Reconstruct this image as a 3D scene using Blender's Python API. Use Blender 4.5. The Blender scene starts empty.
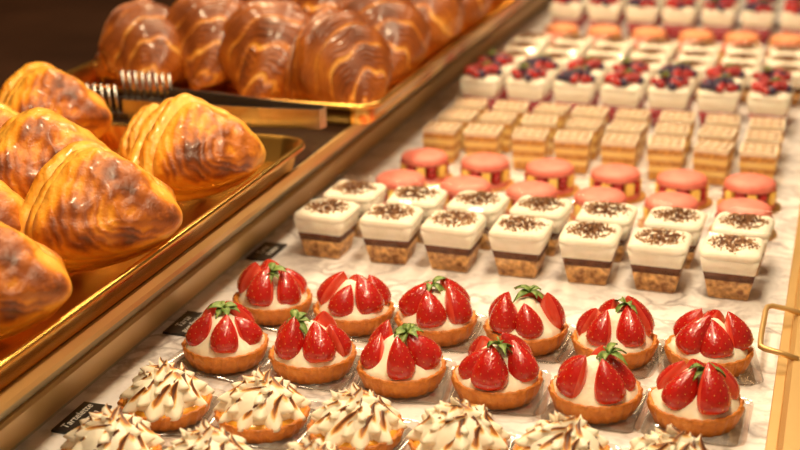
import bpy, math, random
from mathutils import Vector, Matrix, noise as mnoise
random.seed(7)
sc=bpy.context.scene
PI=math.pi
# ---------------------------------------------------------------- materials
def new_mat(name):
    m=bpy.data.materials.new(name); m.use_nodes=True
    nt=m.node_tree; b=nt.nodes['Principled BSDF']; return m,nt,b
def M(name,c1,c2=None,ns=60,rough=.5,bump=0,bs=200,metal=0,sss=0,coat=0,ramp=None,nk=.3,seg=0,detail=3,sw=14,sf=5,crough=.08,sb=.2):
    m,nt,b=new_mat(name); N=nt.nodes; L=nt.links
    b.inputs['Roughness'].default_value=rough
    b.inputs['Metallic'].default_value=metal
    b.inputs['Coat Weight'].default_value=coat
    b.inputs['Coat Roughness'].default_value=crough
    if sss:
        b.inputs['Subsurface Weight'].default_value=sss
        b.inputs['Subsurface Scale'].default_value=.004
        b.inputs['Subsurface Radius'].default_value=(1,.5,.3)
    tc=N.new('ShaderNodeTexCoord')
    n=N.new('ShaderNodeTexNoise'); n.inputs['Scale'].default_value=ns; n.inputs['Detail'].default_value=detail
    L.new(tc.outputs['Object'],n.inputs['Vector'])
    last=None
    if ramp:
        at=N.new('ShaderNodeAttribute'); at.attribute_name='toast'
        ma=N.new('ShaderNodeMath'); ma.operation='MULTIPLY_ADD'
        L.new(n.outputs['Fac'],ma.inputs[0]); ma.inputs[1].default_value=nk; ma.inputs[2].default_value=-nk*.5
        ad=N.new('ShaderNodeMath'); ad.operation='ADD'
        L.new(ma.outputs[0],ad.inputs[0]); L.new(at.outputs['Fac'],ad.inputs[1])
        last=ad
        if seg:
            s=N.new('ShaderNodeAttribute'); s.attribute_name='seg'
            k=N.new('ShaderNodeMath'); k.operation='MULTIPLY'; L.new(s.outputs['Fac'],k.inputs[0]); k.inputs[1].default_value=6.28*sf
            k2=N.new('ShaderNodeMath'); k2.operation='MULTIPLY_ADD'; L.new(n.outputs['Fac'],k2.inputs[0]); k2.inputs[1].default_value=sw; L.new(k.outputs[0],k2.inputs[2])
            sn=N.new('ShaderNodeMath'); sn.operation='SINE'; L.new(k2.outputs[0],sn.inputs[0])
            k3=N.new('ShaderNodeMath'); k3.operation='MULTIPLY_ADD'; L.new(sn.outputs[0],k3.inputs[0]); k3.inputs[1].default_value=seg; L.new(ad.outputs[0],k3.inputs[2])
            last=k3
        r=N.new('ShaderNodeValToRGB'); e=r.color_ramp.elements
        e[0].position=ramp[0][0]; e[0].color=(*ramp[0][1],1); e[1].position=ramp[-1][0]; e[1].color=(*ramp[-1][1],1)
        for p,c in ramp[1:-1]:
            x=e.new(p); x.color=(*c,1)
        L.new(last.outputs[0],r.inputs[0]); L.new(r.outputs[0],b.inputs['Base Color'])
    elif c2:
        r=N.new('ShaderNodeValToRGB'); e=r.color_ramp.elements
        e[0].position=.35; e[0].color=(*c1,1); e[1].position=.65; e[1].color=(*c2,1)
        L.new(n.outputs['Fac'],r.inputs[0]); L.new(r.outputs[0],b.inputs['Base Color'])
    else: b.inputs['Base Color'].default_value=(*c1,1)
    if bump:
        n2=N.new('ShaderNodeTexNoise'); n2.inputs['Scale'].default_value=bs; n2.inputs['Detail'].default_value=3
        L.new(tc.outputs['Object'],n2.inputs['Vector'])
        hsrc=n2.outputs['Fac']
        if seg:
            hm=N.new('ShaderNodeMath'); hm.operation='MULTIPLY_ADD'; L.new(sn.outputs[0],hm.inputs[0]); hm.inputs[1].default_value=sb; L.new(hsrc,hm.inputs[2]); hsrc=hm.outputs[0]
        bp=N.new('ShaderNodeBump'); bp.inputs['Strength'].default_value=bump; bp.inputs['Distance'].default_value=.002
        L.new(hsrc,bp.inputs['Height']); L.new(bp.outputs[0],b.inputs['Normal'])
    return m
def clear_mat(name,tint=(1,1,1),gl=.1,rough=.03,k=.45):
    m,nt,b=new_mat(name); N=nt.nodes; L=nt.links
    N.remove(b); out=N['Material Output']
    t=N.new('ShaderNodeBsdfTransparent'); t.inputs[0].default_value=(*tint,1)
    g=N.new('ShaderNodeBsdfGlossy'); g.inputs['Roughness'].default_value=rough
    lw=N.new('ShaderNodeLayerWeight'); lw.inputs[0].default_value=.3
    ma=N.new('ShaderNodeMath'); ma.operation='MULTIPLY_ADD'; ma.inputs[1].default_value=k; ma.inputs[2].default_value=gl
    L.new(lw.outputs['Facing'],ma.inputs[0])
    x=N.new('ShaderNodeMixShader'); L.new(ma.outputs[0],x.inputs[0]); L.new(t.outputs[0],x.inputs[1]); L.new(g.outputs[0],x.inputs[2])
    L.new(x.outputs[0],out.inputs[0]); return m

mats={}
mats['crust']=M('crust',None,ns=150,rough=.42,bump=.6,bs=500,ramp=[(0,(.86,.40,.06)),(.5,(.68,.22,.025)),(1,(.26,.07,.012))],nk=.7)
mats['lemon']=M('lemon_glaze',(.85,.48,.05),(.75,.33,.03),rough=.2,coat=.5)
mats['cream']=M('cream',(.90,.80,.62),(.95,.88,.72),ns=80,rough=.5,bump=.3,bs=250,sss=.2)
mats['white']=M('white_cream',(.86,.78,.63),(.92,.85,.72),ns=80,rough=.55,bump=.4,bs=220,sss=.15)
mats['berry']=M('strawberry_skin',None,ns=90,rough=.2,bump=.35,bs=420,coat=.7,sss=.06,ramp=[(0,(.34,.004,.004)),(.5,(.54,.012,.007)),(.8,(.76,.05,.016)),(1,(.90,.38,.18))],nk=.6)
mats['cut']=M('strawberry_cut',None,ns=120,rough=.16,coat=.7,sss=.1,ramp=[(0,(.60,.02,.012)),(.5,(.74,.09,.045)),(1,(.92,.50,.34))],nk=.5)
mats['seed']=M('strawberry_seed',(.66,.26,.04),rough=.4)
mats['leaf']=M('leaf_green',(.10,.20,.03),(.28,.38,.09),ns=200,rough=.45,bump=.3)
mats['mer']=M('meringue',None,ns=140,rough=.45,bump=.1,sss=.1,ramp=[(.26,(.98,.91,.75)),(.40,(.88,.54,.17)),(.52,(.48,.16,.02)),(.78,(.10,.026,.006))],nk=.3)
mats['clear']=clear_mat('clear_plastic',gl=.0,k=.14)
mats['sheet']=clear_mat('clear_tart_tray',tint=(.93,.90,.86),gl=.14,rough=.1)
mats['cake']=M('sponge_crumb',(.22,.075,.016),(.78,.43,.14),ns=170,rough=.8,bump=.9,bs=300,detail=6)
mats['choc']=M('chocolate_layer',(.080,.022,.008),(.14,.045,.016),ns=120,rough=.8)
mats['choc'].node_tree.nodes['Principled BSDF'].inputs['Specular IOR Level'].default_value=.1
mats['crumb']=M('chocolate_crumb',(.07,.022,.008),(.26,.10,.04),ns=300,rough=.6)
mats['cocoa']=M('cocoa_dust',(.22,.085,.03),(.56,.32,.14),ns=260,rough=.8,bump=.5,bs=400,detail=5)
mats['pink']=M('macaron_shell_pink',(.80,.19,.14),(.86,.27,.20),ns=60,rough=.5,bump=.15,bs=300)
mats['orange']=M('macaron_shell_orange',(.85,.33,.14),(.9,.40,.2),ns=60,rough=.55)
mats['rasp']=M('raspberry',(.30,.004,.008),(.52,.015,.015),ns=300,rough=.3,bump=.9,bs=500,coat=.3)
mats['blue']=M('blueberry',(.02,.012,.04),(.06,.03,.09),ns=120,rough=.4)
mats['yolk']=M('custard_dollop',(.92,.58,.10),(.97,.68,.18),rough=.35)
mats['board']=M('gold_board',(.85,.50,.15),rough=.3,metal=.8)
mats['puff']=M('puff_pastry_layer',(.46,.17,.03),(.84,.44,.09),ns=260,rough=.6,bump=.8,bs=450,detail=5)
mats['custard']=M('custard_layer',(.92,.62,.18),(.95,.70,.26),rough=.5)
mats['icing']=M('beige_icing',(.84,.70,.50),(.90,.78,.60),ns=120,rough=.5)
mats['redjelly']=M('berry_jelly',(.22,.008,.02),(.48,.03,.05),ns=120,rough=.25)
mats['croissant']=M('croissant_crust',None,ns=42,rough=.38,bump=.7,bs=130,coat=.4,crough=.14,seg=.10,sf=6,sw=12,sb=.22,detail=3,ramp=[(.0,(.86,.46,.10)),(.16,(.70,.27,.028)),(.36,(.47,.130,.011)),(.62,(.25,.058,.006)),(.95,(.09,.022,.004))],nk=.5)
mats['turnover']=M('turnover_pastry',None,ns=40,rough=.46,bump=.8,bs=110,coat=.25,crough=.16,seg=.09,sf=4,sw=16,sb=.18,detail=5,ramp=[(.0,(.94,.50,.06)),(.30,(.86,.34,.018)),(.54,(.56,.16,.010)),(.78,(.28,.065,.007)),(1,(.12,.03,.005))],nk=.85)
mats['gold']=M('gold_tray_metal',(.86,.50,.12),(.76,.42,.09),ns=8,rough=.24,metal=1)
mats['brass']=M('brushed_brass',(.72,.46,.18),(.62,.39,.14),ns=6,rough=.36,metal=.5)
mats['steel']=M('steel',(.55,.52,.47),rough=.25,metal=1)
mats['darksteel']=M('dark_steel',(.20,.17,.15),rough=.35,metal=1)
mats['dark']=M('dark_counter',(.022,.010,.006),(.04,.018,.01),ns=4,rough=.25)
mats['reflglass']=M('glass_edge',(.50,.46,.32),(.60,.56,.42),ns=3,rough=.12)  # opaque greyish beige: the marble's reflection put into the glass colour
mats['black']=M('black_card',(.02,.018,.016),rough=.4)
mats['chalk']=M('white_lettering',(.85,.82,.76),rough=.6)
mats['wood']=M('dark_wood',(.030,.012,.005),(.07,.026,.010),ns=5,rough=.4)

def marble():
    m,nt,b=new_mat('marble'); N=nt.nodes; L=nt.links
    tc=N.new('ShaderNodeTexCoord')
    n=N.new('ShaderNodeTexNoise'); n.inputs['Scale'].default_value=9; n.inputs['Detail'].default_value=8
    L.new(tc.outputs['Object'],n.inputs['Vector'])
    vm=N.new('ShaderNodeVectorMath'); vm.operation='MULTIPLY_ADD'
    L.new(n.outputs['Color'],vm.inputs[0]); vm.inputs[1].default_value=(.30,.30,.30); L.new(tc.outputs['Object'],vm.inputs[2])
    v=N.new('ShaderNodeTexVoronoi'); v.feature='DISTANCE_TO_EDGE'; v.inputs['Scale'].default_value=14
    L.new(vm.outputs[0],v.inputs['Vector'])
    r=N.new('ShaderNodeValToRGB'); e=r.color_ramp.elements
    e[0].position=0; e[0].color=(.52,.49,.49,1); e[1].position=.11; e[1].color=(1,1,1,1)
    L.new(v.outputs['Distance'],r.inputs[0])
    n2=N.new('ShaderNodeTexNoise'); n2.inputs['Scale'].default_value=7; n2.inputs['Detail'].default_value=4
    L.new(tc.outputs['Object'],n2.inputs['Vector'])
    r2=N.new('ShaderNodeValToRGB'); e=r2.color_ramp.elements
    e[0].position=.40; e[0].color=(0,0,0,1); e[1].position=.60; e[1].color=(1,1,1,1)
    L.new(n2.outputs['Fac'],r2.inputs[0])
    n3=N.new('ShaderNodeTexNoise'); n3.inputs['Scale'].default_value=26; n3.inputs['Detail'].default_value=8
    L.new(vm.outputs[0],n3.inputs['Vector'])
    r3=N.new('ShaderNodeValToRGB'); e=r3.color_ramp.elements
    e[0].position=.32; e[0].color=(.62,.58,.58,1); e[1].position=.54; e[1].color=(.90,.87,.86,1)
    L.new(n3.outputs['Fac'],r3.inputs[0])
    mx=N.new('ShaderNodeMix'); mx.data_type='RGBA'; mx.blend_type='MULTIPLY'
    L.new(r2.outputs[0],mx.inputs[0]); L.new(r3.outputs[0],mx.inputs[6]); L.new(r.outputs[0],mx.inputs[7])
    L.new(mx.outputs[2],b.inputs['Base Color']); b.inputs['Roughness'].default_value=.2
    return m
mats['marble']=marble()

# ---------------------------------------------------------------- mesh builder
class B:
    def __init__(s): s.v=[];s.f=[];s.m=[];s.t=[];s.g=[];s.ml=[];s.sm=[]
    def mi(s,n):
        if n not in s.ml: s.ml.append(n)
        return s.ml.index(n)
    def add(s,vs,fs,mat,X=None,toast=0,seg=0,smooth=True,fm=None):
        o=len(s.v)
        for i,p in enumerate(vs):
            p=Vector(p); s.v.append(X@p if X else p)
            s.t.append(toast[i] if isinstance(toast,list) else toast)
            s.g.append(seg[i] if isinstance(seg,list) else seg)
        for i,f in enumerate(fs):
            s.f.append([o+k for k in f]); s.m.append(s.mi(fm[i] if fm else mat)); s.sm.append(smooth)
    def loft(s,rings,mat,X=None,cap=True,toast=None,seg=0,smooth=True,close=True,fm=None):
        n=len(rings[0]); vs=[p for r in rings for p in r]; fs=[];fmm=[]
        for i in range(len(rings)-1):
            for j in range(n if close else n-1):
                k=(j+1)%n
                fs.append([i*n+j,i*n+k,(i+1)*n+k,(i+1)*n+j]); 
                if fm: fmm.append(fm(i,j))
        if cap:
            fs.append(list(range(n))[::-1]); fs.append([(len(rings)-1)*n+j for j in range(n)])
            if fm: fmm+= [fm(0,0),fm(len(rings)-2,0)]
        s.add(vs,fs,mat,X,toast if toast is not None else 0,seg,smooth,fmm if fm else None)
    def lathe(s,prof,mat,n=32,X=None,flute=0,fl=0,cap=True,toast=None,jit=0):
        rings=[];tt=[]
        for i,(r,z) in enumerate(prof):
            ring=[]
            for j in range(n):
                a=2*PI*j/n; rr=r*(1+fl*math.cos(a*flute)) if flute else r
                if jit:
                    q=mnoise.noise(Vector((math.cos(a)*r*90,math.sin(a)*r*90,z*90+i)))
                    rr*=1+jit*q
                    zz=z+jit*q*.01
                else: zz=z
                ring.append((rr*math.cos(a),rr*math.sin(a),zz))
            rings.append(ring)
            tt+= [toast[i] if toast else 0]*n
        s.loft(rings,mat,X,cap,tt)
    def box(s,c,d,mat,X=None,smooth=False):
        x,y,z=c; a,b_,h=d[0]/2,d[1]/2,d[2]/2
        bv=min(a,b_,h)*.18
        rs=[rr(a-bv,b_-bv,bv*.5,z-h),rr(a,b_,bv,z-h+bv),rr(a,b_,bv,z+h-bv),rr(a-bv,b_-bv,bv*.5,z+h)]
        rs=[[(p[0]+x,p[1]+y,p[2]) for p in r] for r in rs]
        s.loft(rs,mat,X,smooth=smooth)
    def sphere(s,c,r,mat,X=None,n=10,m=7,sc=(1,1,1),toast=0):
        rings=[]
        for i in range(m+1):
            a=PI*i/m; rad=max(math.sin(a),.02)*r
            rings.append([(c[0]+sc[0]*rad*math.cos(2*PI*j/n),c[1]+sc[1]*rad*math.sin(2*PI*j/n),c[2]-sc[2]*r*math.cos(a)) for j in range(n)])
        s.loft(rings,mat,X,toast=toast)
    def tube(s,pts,r,mat,n=8,X=None,closed=False,toast=0):
        pts=[Vector(p) for p in pts]; rings=[]; N=len(pts)
        for i,p in enumerate(pts):
            a=pts[(i-1)%N] if (closed or i>0) else p; b=pts[(i+1)%N] if (closed or i<N-1) else p
            t=(b-a).normalized(); u=t.cross(Vector((0,0,1)))
            if u.length<.05: u=t.cross(Vector((0,1,0)))
            u.normalize(); w=u.cross(t)
            rad=r[i] if isinstance(r,list) else r
            rings.append([p+u*rad*math.cos(2*PI*j/n)+w*rad*math.sin(2*PI*j/n) for j in range(n)])
        if closed: rings.append(rings[0])
        s.loft(rings,mat,X,cap=not closed,toast=toast)
    def mesh(s,name):
        me=bpy.data.meshes.new(name); me.from_pydata([tuple(p) for p in s.v],[],s.f)
        for n in s.ml: me.materials.append(mats[n])
        me.polygons.foreach_set('material_index',s.m); me.polygons.foreach_set('use_smooth',s.sm)
        a=me.attributes.new('toast','FLOAT','POINT'); a.data.foreach_set('value',s.t)
        a=me.attributes.new('seg','FLOAT','POINT'); a.data.foreach_set('value',s.g)
        me.update(); return me
    def obj(s,name,loc=(0,0,0),rot=(0,0,0),scale=1,parent=None):
        return put(s.mesh(name),name,loc,rot,scale,parent)
def put(me,name,loc=(0,0,0),rot=(0,0,0),scale=1,parent=None,rest=None):
    o=bpy.data.objects.new(name,me); bpy.context.collection.objects.link(o)
    o.location=loc; o.rotation_euler=rot; o.scale=(scale,)*3 if not isinstance(scale,tuple) else scale
    if parent: o.parent=parent
    if rest is not None:
        from mathutils import Euler
        RM=Euler(rot).to_matrix(); mz=min((RM@(v.co*scale)).z for v in me.vertices)
        o.location=(loc[0],loc[1],rest-mz)
    return o
def rr(hx,hy,r,z,k=3):
    r=min(r,hx*.99,hy*.99); out=[]
    for cx,cy,a0 in ((1,1,0),(-1,1,90),(-1,-1,180),(1,-1,270)):
        for i in range(k+1):
            a=math.radians(a0+90*i/k)
            out.append((cx*(hx-r)+r*math.cos(a),cy*(hy-r)+r*math.sin(a),z))
    return out
def T(x,y,z): return Matrix.Translation((x,y,z))
def R(a,ax): return Matrix.Rotation(a,4,ax)
def S(x,y,z): return Matrix.Diagonal((x,y,z,1))
def ss(a,b,x):
    x=max(0,min(1,(x-a)/(b-a))); return x*x*(3-2*x)

# ---------------------------------------------------------------- pastry parts
def plate_sheet(b,h=.041):
    b.loft([rr(h-.004,h-.004,.008,.0006),rr(h-.003,h-.003,.009,.0016),rr(h,h,.010,.0042),rr(h+.002,h+.002,.011,.0046)],'sheet',cap=False)
    b.loft([rr(h-.004,h-.004,.008,.0002),rr(h-.004,h-.004,.008,.0010)],'sheet')
def shell(b,X=None,rad=.037,h=.016,inner='cream'):
    b.lathe([(rad*.80,0),(rad*.86,.001),(rad*.95,h*.55),(rad*1.0,h*.95),(rad*.99,h*1.08),(rad*.95,h*1.12),(rad*.90,h*1.02),(rad*.86,h*.78)],'crust',n=96,X=X,flute=24,fl=.022,
        toast=[.9,.8,.45,.45,.75,.55,.3,.3],jit=.04)
BP=[(0,.02),(.02,.45),(.06,.74),(.13,.92),(.24,1),(.4,.97),(.55,.85),(.7,.66),(.84,.42),(.94,.2),(1,.03)]
def bprof(t):
    for (a,x),(b_,y) in zip(BP,BP[1:]):
        if t<=b_: return x+(y-x)*(t-a)/(b_-a)
    return 0
def strawberry(b,X,Lh=.0325,Rr=.0142,flat=.3,cutside=True):
    n=22; rings=[];tt=[]
    for t in (0,.01,.03,.06,.10,.16,.24,.33,.42,.52,.61,.70,.78,.85,.91,.955,.985,1):
        w=bprof(t)*Rr; ring=[]
        for j in range(n):
            a=2*PI*j/n; x=math.cos(a)*w; y=math.sin(a)*w
            if cutside and x<0: x*=flat
            ring.append((x,y,t*Lh))
            core=max(0,-math.cos(a))
            tt.append(max(ss(.26,0,t)*.95, .35+.25*mnoise.noise(Vector((a,t*3,Rr*1000))), ss(.75,.1,t)*core*.9 if cutside else 0))
        rings.append(ring)
    def fm(i,j):
        a=2*PI*(j+.5)/n
        return 'cut' if (cutside and math.cos(a)<-.05) else 'berry'
    b.loft(rings,'berry',X,toast=tt,fm=fm)
    for i in range(80):
        t=.1+.82*(i+.5)/80; a=i*2.39996
        w=bprof(t)*Rr
        x=math.cos(a)*w; y=math.sin(a)*w
        if cutside and x<0.001: continue
        s=.00040; p=Vector((x*1.005,y*1.005,t*Lh))
        vs=[p+Vector(q) for q in ((s,0,0),(0,s,0),(-s,0,0),(0,-s,0),(0,0,s*1.8),(0,0,-s*1.8))]
        b.add(vs,[(0,1,4),(1,2,4),(2,3,4),(3,0,4),(1,0,5),(2,1,5),(3,2,5),(0,3,5)],'seed',X)
def leafpatch(b,X,n=6,L=.012):
    for i in range(n):
        a=2*PI*i/n+random.uniform(-.3,.3); l=L*random.uniform(.7,1.2); up=random.uniform(.2,1.0)
        rings=[]
        for k in range(7):
            s=k/6; w=.0038*math.sin(PI*min(.97,s*.9+.12))
            x=l*s; z=l*(up*s-.9*s*s)+.001
            rings.append([(x,-w,z+.0004),(x,0,z-.0008),(x,w,z+.0004),(x,0,z-.0014)])
        b.loft(rings,'leaf',X@R(a,'Z'))
    b.tube([(0,0,0),(.001,0,.004),(.003,.001,.007)],[.001,.0009,.0008],'leaf',6,X)
def strawberry_tart(seed,leaf=True):
    random.seed(seed); b=B(); plate_sheet(b)
    X=T(0,0,.0012)
    shell(b,X)
    b.lathe([(.033,.012),(.0328,.0170),(.029,.021),(.021,.028),(.014,.036),(.007,.042),(.001,.043)],'cream',n=40,X=X,jit=.12)
    n=5; off=random.uniform(0,1.2)
    for i in range(n):
        a=2*PI*i/n+off+random.uniform(-.18,.18)
        lean=random.uniform(.16,.50)
        s=random.uniform(.92,1.14)*1.10
        Y=X@R(a,'Z')@T(.0225,random.uniform(-.002,.002),.0140+random.uniform(-.001,.0015))@R(-lean,'Y')@R(random.uniform(-1.0,1.0),'Z')@R(random.uniform(-.22,.22),'X')@S(s,s*random.uniform(.82,.96),s*random.uniform(.88,1.04))
        strawberry(b,Y,flat=.45)
    if seed%3==0:
        s=random.uniform(.85,1.0)
        strawberry(b,X@T(random.uniform(-.004,.004),random.uniform(-.004,.004),.020)@R(random.uniform(0,6),'Z')@R(random.uniform(-.2,.2),'Y')@S(s*.85,s*.85,s*.92),flat=.5)
    if leaf:
        a=random.uniform(0,6); dx=random.uniform(-.012,.012); dy=random.uniform(-.008,.006)
        leafpatch(b,X@T(dx,dy,.0465)@R(a,'Z')@R(random.uniform(.05,.45),'Y'),7,.0150)
    return b.mesh('strawberry_tart')
def petal(b,X,L=.02,w0=.008,th=.005,tw=0,curlout=.5):
    rings=[];tt=[];n=16
    for i in range(11):
        s=i/10; w=w0*((1-s**1.8)**.8)*(.9+.3*math.sin(PI*s))+.0002; h=th*(1-s**2)+.0002
        x=-L*.55*math.sin(s*PI*.5)+curlout*L*s**3
        z=L*(s**.9)
        y=tw*L*s*s
        ring=[]
        for j in range(n):
            a=2*PI*j/n; c=math.cos(a); si=math.sin(a)
            hx=h*(1.35*max(0,c)**1.6 if c>0 else .5*c)
            ring.append((x+hx,y+w*si*(1-.30*max(0,c)),z))
            crest=max(0,c)**6
            tt.append(ss(.60,.95,s)*.62*(.35+.65*max(0,c))+crest*(.05+.72*ss(.10,.60,s))+.03)
        rings.append(ring)
    b.loft(rings,'mer',X,toast=tt)
def meringue_tart(seed):
    random.seed(seed); b=B(); plate_sheet(b,.040); X=T(0,0,.0012)
    shell(b,X,rad=.037,h=.013)
    b.lathe([(.0335,.009),(.0335,.0135),(.030,.0155),(.01,.017),(.001,.017)],'lemon',n=32,X=X)
    b.lathe([(.030,.013),(.029,.018),(.025,.027),(.017,.034),(.007,.038),(.001,.038)],'mer',n=32,X=X,toast=[.1]*6,jit=.05)
    for (cnt,r,z,L,w,lean,co) in ((9,.0280,.0125,.0205,.0092,.05,.18),(8,.0235,.0195,.0195,.0086,.28,.18),(6,.0165,.0265,.0175,.0078,.44,.18),(4,.0085,.0325,.0145,.0064,.5,.18)):
        o=random.uniform(0,1)
        for i in range(cnt):
            a=2*PI*i/cnt+o+random.uniform(-.10,.10)
            s=random.uniform(.90,1.18)
            petal(b,X@R(a,'Z')@T(r,0,z)@R(-lean*random.uniform(.7,1.2),'Y')@R(random.uniform(-.05,.3),'X')@S(s,s,s),L,w,.0080,random.uniform(.45,.8),co*random.uniform(.6,1.7))
    petal(b,X@T(.003,0,.037),.012,.004,.0035,.3,.1)
    return b.mesh('meringue_tart')
def cup_shell(b,b0,t0,h):
    b.loft([rr(b0,b0,.003,.0004),rr(b0+.0004,b0+.0004,.003,.002),rr(t0,t0,.004,h),rr(t0+.0012,t0+.0012,.004,h+.0004)],'clear',cap=False)
def jtop(b,h0,z0,z1,mat,X=None,seed=0,am=.0012):
    rings=[]
    for q,zz in ((1,0),(1.04,.25),(1.03,.6),(.94,.86),(.78,1.0),(.55,1.08),(.3,1.14),(.03,1.15)):
        ring=[]
        for p in rr(h0*q,h0*q,.008*q+.001,z0+(z1-z0)*zz,4):
            v=Vector(p); k=mnoise.noise(v*160+Vector((seed,0,0)))
            v.z+=k*am*2; v.x*=1+k*.03; ring.append(v)
        rings.append(ring)
    b.loft(rings,mat,X)
def crumbs(b,n,rad,zf,mat='crumb',s0=.0008,s1=.0018,ex=.5):
    for i in range(n):
        r=rad*math.sqrt(random.random())*random.uniform(ex,1); a=random.uniform(0,6.283); s=random.uniform(s0,s1)
        X=T(r*math.cos(a),r*math.sin(a),zf-3.0*r*r+random.uniform(0,.0008))@R(random.uniform(0,3),'Z')@R(random.uniform(0,3),'X')
        b.add([Vector(p)*s for p in ((1,0,-.5),(-.6,.9,-.5),(-.6,-.9,-.5),(.8,.2,.5),(-.5,.8,.6),(-.5,-.7,.5))],[(0,2,1),(3,4,5),(0,1,4,3),(1,2,5,4),(2,0,3,5)],mat,X,smooth=False)
def tiramisu_cup(seed):
    random.seed(seed); b=B()
    def hw(z): return .0190+(.0295-.0190)*z/.05
    cup_shell(b,.0200,.0345,.053)
    b.loft([rr(hw(.001),hw(.001),.003,.001),rr(hw(.021),hw(.021),.003,.021)],'cake')
    b.loft([rr(hw(.020)+.0001,hw(.020)+.0001,.003,.0205),rr(hw(.029),hw(.029),.003,.029)],'choc')
    b.loft([rr(hw(.029),hw(.029),.003,.0292),rr(hw(.044),hw(.044),.003,.044)],'white')
    jtop(b,hw(.044),.043,.0515,'white',seed=seed,am=.0010)
    crumbs(b,110,.021,.0534,s0=.0008,s1=.0020,ex=.6)
    crumbs(b,260,.0255,.0534,'cocoa',s0=.0006,s1=.0015,ex=.9)
    crumbs(b,50,.028,.0530,'cocoa',s0=.0004,s1=.0010,ex=.8)
    return b.mesh('tiramisu_cup')
def macaron_shell(b,r,z,mat,flip=False,hk=1):
    pr=[(r*.9,0),(r*.99,.001),(r*1.0,.0025),(r*.965,.0032),(r*.985,.0045),(r*.97,.0075),(r*.88,.0106),(r*.68,.0130),(r*.4,.0144),(r*.01,.0150)]
    pr=[(a,c*hk) for a,c in pr]
    X=T(0,0,z)@ (R(PI,'X') if flip else Matrix.Identity(4))
    b.lathe(pr,mat,n=36,X=X,jit=.012)
def macaron_cake(seed,mat='pink'):
    random.seed(seed); b=B()
    b.lathe([(.001,.0003),(.035,.0003),(.037,.002),(.036,.0025),(.001,.0022)],'board',n=32)
    macaron_shell(b,.0305,.0025,'pink' if mat=='pink' else mat,hk=.40)
    n=12
    for i in range(n):
        a=2*PI*i/n+seed
        if i%2: 
            for z in (.0120,.0190): b.sphere((.0250*math.cos(a),.0250*math.sin(a),z),.0064,'rasp',sc=(1,1,.8))
        else: b.box((.0272,0,.0155),(.007,.0105,.0145),'yolk',R(a,'Z'),smooth=True)
    b.lathe([(.021,.008),(.022,.014),(.021,.0240)],'redjelly',20)
    macaron_shell(b,.0298,.0235,mat,hk=.85)
    return b.mesh('macaron_raspberry_cake')
def millefeuille(seed):
    random.seed(seed); b=B(); h=.0185
    cup_shell(b,.0205,.0255,.044)
    z=.001
    for m,t in (('puff',.010),('custard',.007),('puff',.007),('custard',.007),('puff',.007),('icing',.005)):
        k=h+random.uniform(-.0006,.0008)+z*.05
        b.loft([rr(k,k,.0015,z),rr(k,k,.0015,z+t-.0003)],m,smooth=False); z+=t
    for i in range(4):
        for ax in (0,1):
            o=(i-1.5)*.010
            d=(.038,.0018,.001) if ax else (.0018,.038,.001)
            c=(0,o,z) if ax else (o,0,z)
            b.box(c,d,'cocoa')
    return b.mesh('millefeuille_cup')
def berry_verrine(seed):
    random.seed(seed); b=B()
    def hw(z): return .020+.009*z/.06
    cup_shell(b,.021,.0305,.060)
    b.loft([rr(hw(.001),hw(.001),.003,.001),rr(hw(.030),hw(.030),.003,.030)],'redjelly')
    b.loft([rr(hw(.030),hw(.030),.003,.0302),rr(hw(.050),hw(.050),.003,.050)],'white')
    jtop(b,hw(.050),.049,.058,'white',seed=seed)
    for i in range(26):
        r=.025*math.sqrt(random.random()); a=i*2.4; z=.062+(.025-r)*.35
        m=random.choice(['rasp','rasp','berry','berry','blue','blue'])
        b.sphere((r*math.cos(a),r*math.sin(a),z),random.uniform(.0048,.0072),m,n=9,m=6,sc=(1,1,.95),toast=.4)
    for i in range(2):
        leafpatch(b,T(random.uniform(-.01,.01),random.uniform(-.01,.01),.072),2,.008)
    return b.mesh('berry_verrine')
def croissant(seed,Rm=.047):
    random.seed(seed); b=B(); nt=200; n=56; rings=[];tt=[];sg=[]
    span=2.1+random.uniform(-.3,.2); Rc=.060; NS=4.2+random.uniform(-.3,.5)
    for i in range(nt+1):
        t=i/nt; a=(t-.5)*span
        sp=Vector((Rc*1.15*math.sin(a),Rc*(1-math.cos(a))*-1.1,0))
        tg=Vector((Rc*1.15*math.cos(a),-Rc*1.1*math.sin(a),0)).normalized()
        side=Vector((-tg.y,tg.x,0))
        prof=math.sin(PI*min(max(t,.012),.988))**.8
        rb=Rm*prof+.002
        ring=[]
        for j in range(n):
            ph=2*PI*j/n
            wob=.42*mnoise.noise(Vector((math.cos(ph)*1.8,math.sin(ph)*1.8+t*4,seed)))
            s=abs(t-.5)*2*NS+.55*math.cos(ph)+wob
            s=max(0,s); u=(s+.45)%1
            step=ss(.0,.10,u)*(1-.45*u)+.22*math.sin(PI*u)
            r=rb*(.88+.21*step*min(1,s*2+.3)+.020*mnoise.noise(Vector((s*9,math.cos(ph)*1.2,math.sin(ph)*1.2+seed))))
            r*=1+.09*mnoise.noise(Vector((t*7,math.cos(ph)*2+seed,math.sin(ph)*2)))
            zz=rb*.88+r*math.sin(ph)*(.95 if math.sin(ph)>0 else .82)
            ring.append(sp+side*(r*math.cos(ph)*1.0)+Vector((0,0,max(0.0,zz))))
            top=.5+.5*math.sin(ph)
            tt.append(.04+.62*(ss(1.02,.74,u)*ss(-.02,.13,u))*(.45+.55*top)+.26*mnoise.noise(Vector((t*6,ph*1.3,seed))))
            sg.append(s)
        rings.append(ring)
    b.loft(rings,'croissant',toast=tt,seg=sg)
    return b.mesh('croissant')
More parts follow.
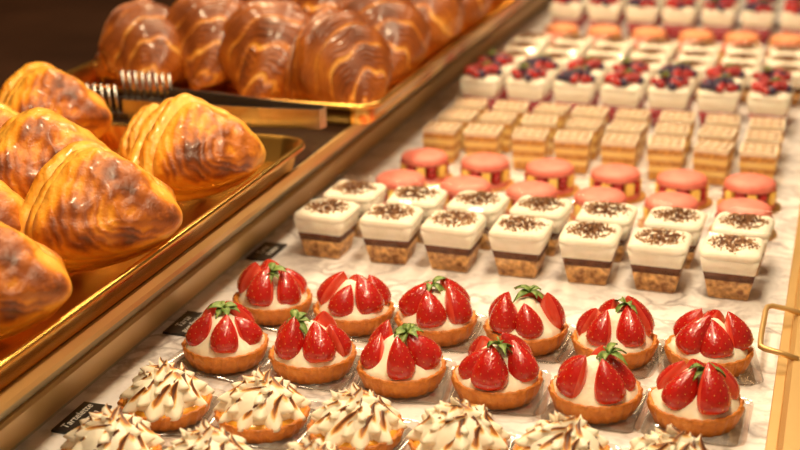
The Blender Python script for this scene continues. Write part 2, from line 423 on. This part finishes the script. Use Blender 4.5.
def turnover(seed):
    # pastry folded over itself: stacked, slightly offset leaves seen at the curved edge, glazed outer leaf
    random.seed(seed); b=B()
    W=.074;Hh=.158
    NL=7
    for L_ in range(NL):
        f=L_/(NL-1)
        yc=-.030+.056*f
        half=.0052 if L_<NL-1 else .013
        sc_=(.90+.10*math.sin(PI*(.15+.8*f)))*random.uniform(.955,1.035)*(1 if L_<NL-1 else .96)
        ox=random.uniform(-.003,.003); oz=random.uniform(-.003,.002)
        n=96; K=12; rings=[];tt=[];sg=[]
        for side in (1,-1):
            ks=range(0,K+1) if side==1 else range(K-1,-1,-1)
            for k in ks:
                rho=k/K; ring=[]
                for j in range(n):
                    a=2*PI*j/n; sa=math.sin(a)
                    x=W*math.cos(a); z=Hh*.5*sa
                    if sa<0: z*=.34
                    else: x*=1-.45*(sa**1.7)
                    fr=max(rho**.8,.012)
                    p=Vector((x*fr,z*fr,0))
                    q=mnoise.noise(p*28+Vector((seed,L_*1.7,0)))
                    q2=mnoise.noise(p*80+Vector((seed+9,L_*2.3,0)))
                    rid=max(0,1-abs(mnoise.noise(Vector((p.x*30,p.y*13,seed*3))))*3.2)
                    thick=half*(1-rho**3)**.5
                    bulge=(1-rho**2)*.014*f
                    y=yc+bulge+side*thick+.0070*q*(.3+rho*.7)+(q2*.0018+rid*.0034*(1-rho) if L_==NL-1 else q2*.001)
                    m=fr*sc_*(1+.035*q*rho+.02*q2*rho)
                    ring.append((x/1*m+ox,y,z*m+oz))
                    if L_==NL-1:
                        face=1-ss(.70,1.0,rho)
                        tt.append(.14+.42*face+.20*rid*face+.50*q*(.3+face)) if side==1 else tt.append(.2+.3*q)
                    else: tt.append(.04+.30*ss(.85,1,rho)*(.5+q)+.22*q2)
                    sg.append(p.x*12+rho)
                rings.append(ring)
        b.loft(rings,'turnover',toast=tt,seg=sg)
    return b.mesh('apple_turnover')

# ---------------------------------------------------------------- display case
def slab(name,x0,x1,y0,y1,z0,z1,mat,parent=None):
    b=B(); b.box((0,0,0),(x1-x0,y1-y0,z1-z0),mat)
    return b.obj(name,((x0+x1)/2,(y0+y1)/2,(z0+z1)/2),parent=parent)
case=bpy.data.objects.new('pastry_display_case',None); bpy.context.collection.objects.link(case)
slab('marble_shelf',-.592,-.012,.3,3.6,-.03,0,'marble',case)
slab('marble_support',-.592,.05,.3,3.6,-.8,-.031,'wood',case)
def strip(name,pts,y0,y1,mat,th=.004):
    b=B()
    b.loft([[(x,y0,z) for x,z in pts],[(x,y1,z) for x,z in pts]],mat,smooth=False)
    return b.obj(name,parent=case)
strip('glass_foot',[(-.60,0),(-.586,0),(-.584,.006),(-.60,.006)],.3,3.6,'reflglass')
strip('brass_band',[(-.62,.006),(-.582,.006),(-.562,.044),(-.564,.047),(-.62,.047)],.3,3.6,'brass')
strip('glass_strip',[(-.62,.047),(-.567,.047),(-.551,.078),(-.62,.078)],.3,3.6,'reflglass')
strip('deck',[(-1.7,.078),(-.542,.078),(-.540,.081),(-.540,.089),(-.543,.091),(-1.7,.091)],.3,3.6,'dark')
strip('deck_brass_nosing',[(-.5395,.078),(-.536,.078),(-.535,.084),(-.536,.0912),(-.5395,.0912)],.3,3.6,'brass')
slab('deck_base',-1.7,-.621,.3,3.6,-.8,.077,'wood',case)
slab('brass_frame',-.016,.035,.3,3.6,-.03,.018,'brass',case)
slab('brass_frame_inner',-.025,-.0161,.3,3.6,.0003,.010,'brass',case)
b=B(); z=.018
b.tube([(-.008,1.205,z),(-.022,1.205,z+.004),(-.036,1.204,z+.006),(-.040,1.200,z+.006),(-.041,1.19,z+.006),(-.041,1.13,z+.006),(-.040,1.11,z+.006),(-.036,1.106,z+.006),(-.022,1.105,z+.004),(-.008,1.105,z)],.0026,'brass',10)
b.obj('case_door_handle',parent=case)
slab('wall_left',-1.80,-1.70,.0,4.6,-.8,2.2,'wood')
slab('wall_back',-1.80,1.2,4.5,4.6,-.8,2.2,'wood')
slab('floor',-1.8,1.2,-.6,4.6,-.85,-.801,'wood')

fontlines=[((-.567,1.262),'Tarte','fraise'),((-.563,1.063),'Tarte','aux fraises'),((-.560,.864),'Tartelette','citron')]
for (x,y),a,c in fontlines:
    e=bpy.data.objects.new('price_label',None); bpy.context.collection.objects.link(e); e.location=(x,y,0); e.rotation_euler=(0,0,math.radians(90))
    b=B(); b.box((0,0,.0014),(.052,.026,.0022),'black'); b.obj('card',parent=e)
    for k,(txt,dy) in enumerate(((a,.0045),(c,-.006))):
        cu=bpy.data.curves.new('lettering','FONT'); cu.body=txt; cu.size=.0105; cu.align_x='CENTER'; cu.align_y='CENTER'; cu.extrude=.0001; cu.shear=.3
        o=bpy.data.objects.new('lettering_%d'%(k+1),cu); bpy.context.collection.objects.link(o); o.parent=e; o.location=(0,dy,.0028); cu.materials.append(mats['chalk'])

# ---------------------------------------------------------------- trays
def tray(name,x0,x1,y0,y1,z0=.0915,h=.028):
    b=B(); hx=(x1-x0)/2; hy=(y1-y0)/2
    b.loft([rr(hx-.012,hy-.012,.02,.0,5),rr(hx-.010,hy-.010,.022,.001,5),rr(hx-.004,hy-.004,.026,h-.003,5),rr(hx,hy,.03,h,5),rr(hx+.004,hy+.004,.032,h-.001,5),rr(hx+.0045,hy+.0045,.032,h-.006,5),
        rr(hx+.002,hy+.002,.03,h-.006,5),rr(hx-.002,hy-.002,.028,h-.006,5),rr(hx-.008,hy-.008,.022,.0005,5)],'gold',cap=False)
    b.loft([rr(hx-.012,hy-.012,.02,-.0002,5),rr(hx-.012,hy-.012,.02,.0008,5)],'gold')
    return b.obj(name,((x0+x1)/2,(y0+y1)/2,z0+.0004))
tray('pastry_tray',-.94,-.531,.5,1.305)
tray('pastry_tray',-.95,-.510,1.452,2.40)

# ---------------------------------------------------------------- place pastries
st=[strawberry_tart(s,l) for s,l in ((1,True),(2,True),(3,False),(4,True),(5,True),(6,False),(7,True),(8,True),(9,True),(10,True))]
mt=[meringue_tart(s) for s in (11,12,13)]
tc=[tiramisu_cup(s) for s in (21,22,23)]
mc=[macaron_cake(s) for s in (1,2)]
mo=macaron_cake(5,'orange')
mf=[millefeuille(s) for s in (31,32)]
bv=[berry_verrine(s) for s in (41,42,43)]
random.seed(99)
cols=[-.494,-.412,-.330,-.246,-.164,-.084]
def j(a): return random.uniform(-a,a)
fr=[0,3,1,4,6,7]; bk=[8,2,9,1,7,5]
for i,x in enumerate(cols):
    put(st[fr[i]],'strawberry_tart',(x+j(.001),1.003+j(.003),0.0002),(0,0,j(.2)),1.02)
    put(st[bk[i]],'strawberry_tart',(x+j(.001),1.108+j(.003),0.0002),(0,0,j(.2)+1.57),1.02)
for i,x in enumerate(cols):
    put(mt[i%3],'meringue_tart',(x-.003+j(.002),.893+j(.003),0.0002),(0,0,j(.2)+1.57*(i//3)),1.02)
    put(mt[(i+1)%3],'meringue_tart',(x-.003+j(.002),.803+j(.003),0.0002),(0,0,j(.2)),1.02)
for i in range(7):
    x=-.502+.0702*i
    put(tc[i%3],'tiramisu_cup',(x+j(.0015),1.284+j(.002),0),(0,0,j(.06)+1.5708*(i%4)))
    put(tc[(i+1)%3],'tiramisu_cup',(x+.006+j(.0015),1.354+j(.002),0),(0,0,j(.06)))
for i in range(6):
    x=-.480+.0795*i
    put(mc[i%2],'macaron_raspberry_cake',(x+j(.002),1.462+j(.003),0),(0,0,j(1)))
    put(mc[(i+1)%2],'macaron_raspberry_cake',(x+.001+j(.002),1.556+j(.003),0),(0,0,j(1)))
for r,y in enumerate((1.648,1.711,1.774)):
    for i in range(8):
        put(mf[(i+r)%2],'millefeuille_cup',(-.48+.0575*i+j(.003),y+j(.003),0),(0,0,j(.12)),1.05)
for r,y in enumerate((1.89,1.96)):
    for i in range(7):
        put(bv[(i+r)%3],'berry_verrine',(-.488+.0675*i+j(.002),y+j(.002),0),(0,0,j(.1)))
for r,y in enumerate((2.06,2.13,2.20)):
    for i in range(7):
        put(tc[(i+r)%3],'tiramisu_cup',(-.485+.069*i+j(.002),y,0),(0,0,j(.1)))
for r,y in enumerate((2.30,2.39)):
    for i in range(6):
        put(mo if r else mc[0],'macaron_raspberry_cake',(-.475+.079*i+j(.002),y,0),(0,0,j(1)))
for r,y in enumerate((2.49,2.56,2.63)):
    for i in range(7):
        put(bv[(i+r)%3],'berry_verrine',(-.485+.069*i,y,0),(0,0,j(.1)))

cr=[croissant(s) for s in (51,52,53,54)]
D=math.radians
zt=.0930
for k,(x,y,z,yaw,s) in enumerate([(-.592,1.545,.0,-20,1.28),(-.700,1.590,.0,-55,1.28),(-.795,1.61,.01,-48,1.22),(-.872,1.575,.004,-35,1.15),
    (-.590,1.70,.0,-45,1.3),(-.69,1.76,.02,-60,1.25),(-.78,1.79,.01,-70,1.25),(-.585,1.86,.0,-60,1.3),(-.69,1.93,.02,-50,1.3),(-.585,2.03,.0,-55,1.3),(-.69,2.10,.0,-60,1.3),(-.585,2.20,.0,-55,1.3)]):
    put(cr[k%4],'croissant',(x,y,0),(0,0,D(yaw)),s,rest=zt+z)
tv=[turnover(s) for s in (61,62,63)]
for k,(x,y,z,yaw,tilt,s) in enumerate([(-.580,.950,.0,-128,30,1.0),(-.583,1.145,.0,-125,30,.95),(-.69,1.05,0,-128,28,1.0),(-.80,1.23,0,-125,30,.95),(-.675,1.245,0,-125,30,.6),(-.68,.89,0,-130,30,1.0),(-.585,.785,0,-125,32,.95),(-.80,1.09,0,-130,30,1),(-.79,.95,0,-130,30,1),(-.68,.73,0,-125,30,1)]):
    put(tv[k%3],'apple_turnover',(x,y,0),(D(tilt),0,D(yaw)),s,rest=zt+z)

# tongs
b=B(); zz=.130
def flat(pts,w,th,mat):
    rings=[]
    for i,p in enumerate(pts):
        p=Vector(p); q=Vector(pts[min(i+1,len(pts)-1)]); o_=Vector(pts[max(i-1,0)]); t=(q-o_).normalized()
        u=Vector((0,0,1)); s_=t.cross(u).normalized()
        rings.append([p+s_*th+u*w,p-s_*th+u*w,p-s_*th-u*w,p+s_*th-u*w])
    b.loft(rings,mat,smooth=False)
flat([(-.530,1.355,zz),(-.532,1.343,zz),(-.60,1.334,zz),(-.68,1.330,zz),(-.765,1.328,zz)],.011,.0009,'steel')
flat([(-.530,1.355,zz),(-.532,1.362,zz),(-.60,1.370,zz),(-.68,1.385,zz),(-.74,1.392,zz)],.011,.0009,'steel')
for x0,y in ((-.772,1.328),(-.738,1.395)):
    b.box((x0-.03,y,zz-.009),(.085,.002,.008),'darksteel')
    for i in range(8):
        x=x0-.0088*i
        b.tube([(x,y,zz-.010),(x-.001,y+.001,zz+.008),(x-.005,y+.004,zz+.026)],.0022,'steel',6)
b.obj('serving_tongs')

# ---------------------------------------------------------------- lights
def area(name,loc,size,power,col,rot=(0,0,0),sy=None):
    l=bpy.data.lights.new(name,'AREA'); l.size=size; l.energy=power; l.color=col
    if sy: l.shape='RECTANGLE'; l.size_y=sy
    o=bpy.data.objects.new(name,l); bpy.context.collection.objects.link(o); o.location=loc; o.rotation_euler=rot; return o
area('case_light_strip',(-.2,1.5,1.0),.10,11.5,(1,.79,.53),sy=2.2,rot=(0,D(-8),0))
area('ceiling_light',(-1.0,2.4,1.6),.4,14,(1,.70,.38),rot=(D(-20),D(-15),0))
for i,(x,y) in enumerate(((-.75,1.0),(-.75,1.9),(-.35,2.5),(-.1,.9))):
    area('spot_lamp',(x,y,1.1),.06,5.6,(1,.76,.46))
w=bpy.data.worlds.new('world'); sc.world=w; w.use_nodes=True
w.node_tree.nodes['Background'].inputs[0].default_value=(1,.64,.36,1); w.node_tree.nodes['Background'].inputs[1].default_value=.20

# ---------------------------------------------------------------- camera
f=1361.0; H=0.52; th=math.atan(485/f); ps=math.radians(18.2); roll=math.radians(0.85)
fw=Vector((-math.sin(ps)*math.cos(th),math.cos(ps)*math.cos(th),-math.sin(th)))
rt=Vector((math.cos(ps),math.sin(ps),0)); up=rt.cross(fw)
r2=rt*math.cos(roll)-up*math.sin(roll); u2=rt*math.sin(roll)+up*math.cos(roll)
cam=bpy.data.cameras.new('camera'); cam.lens=f/800*36; cam.sensor_width=36; cam.clip_start=.01
cam.dof.use_dof=True; cam.dof.focus_distance=1.15; cam.dof.aperture_fstop=4.8
co=bpy.data.objects.new('camera',cam); bpy.context.collection.objects.link(co)
mw=Matrix((r2,u2,-fw)).transposed().to_4x4(); mw.translation=(0,0,H); co.matrix_world=mw
sc.camera=co
sc.view_settings.view_transform='Standard'
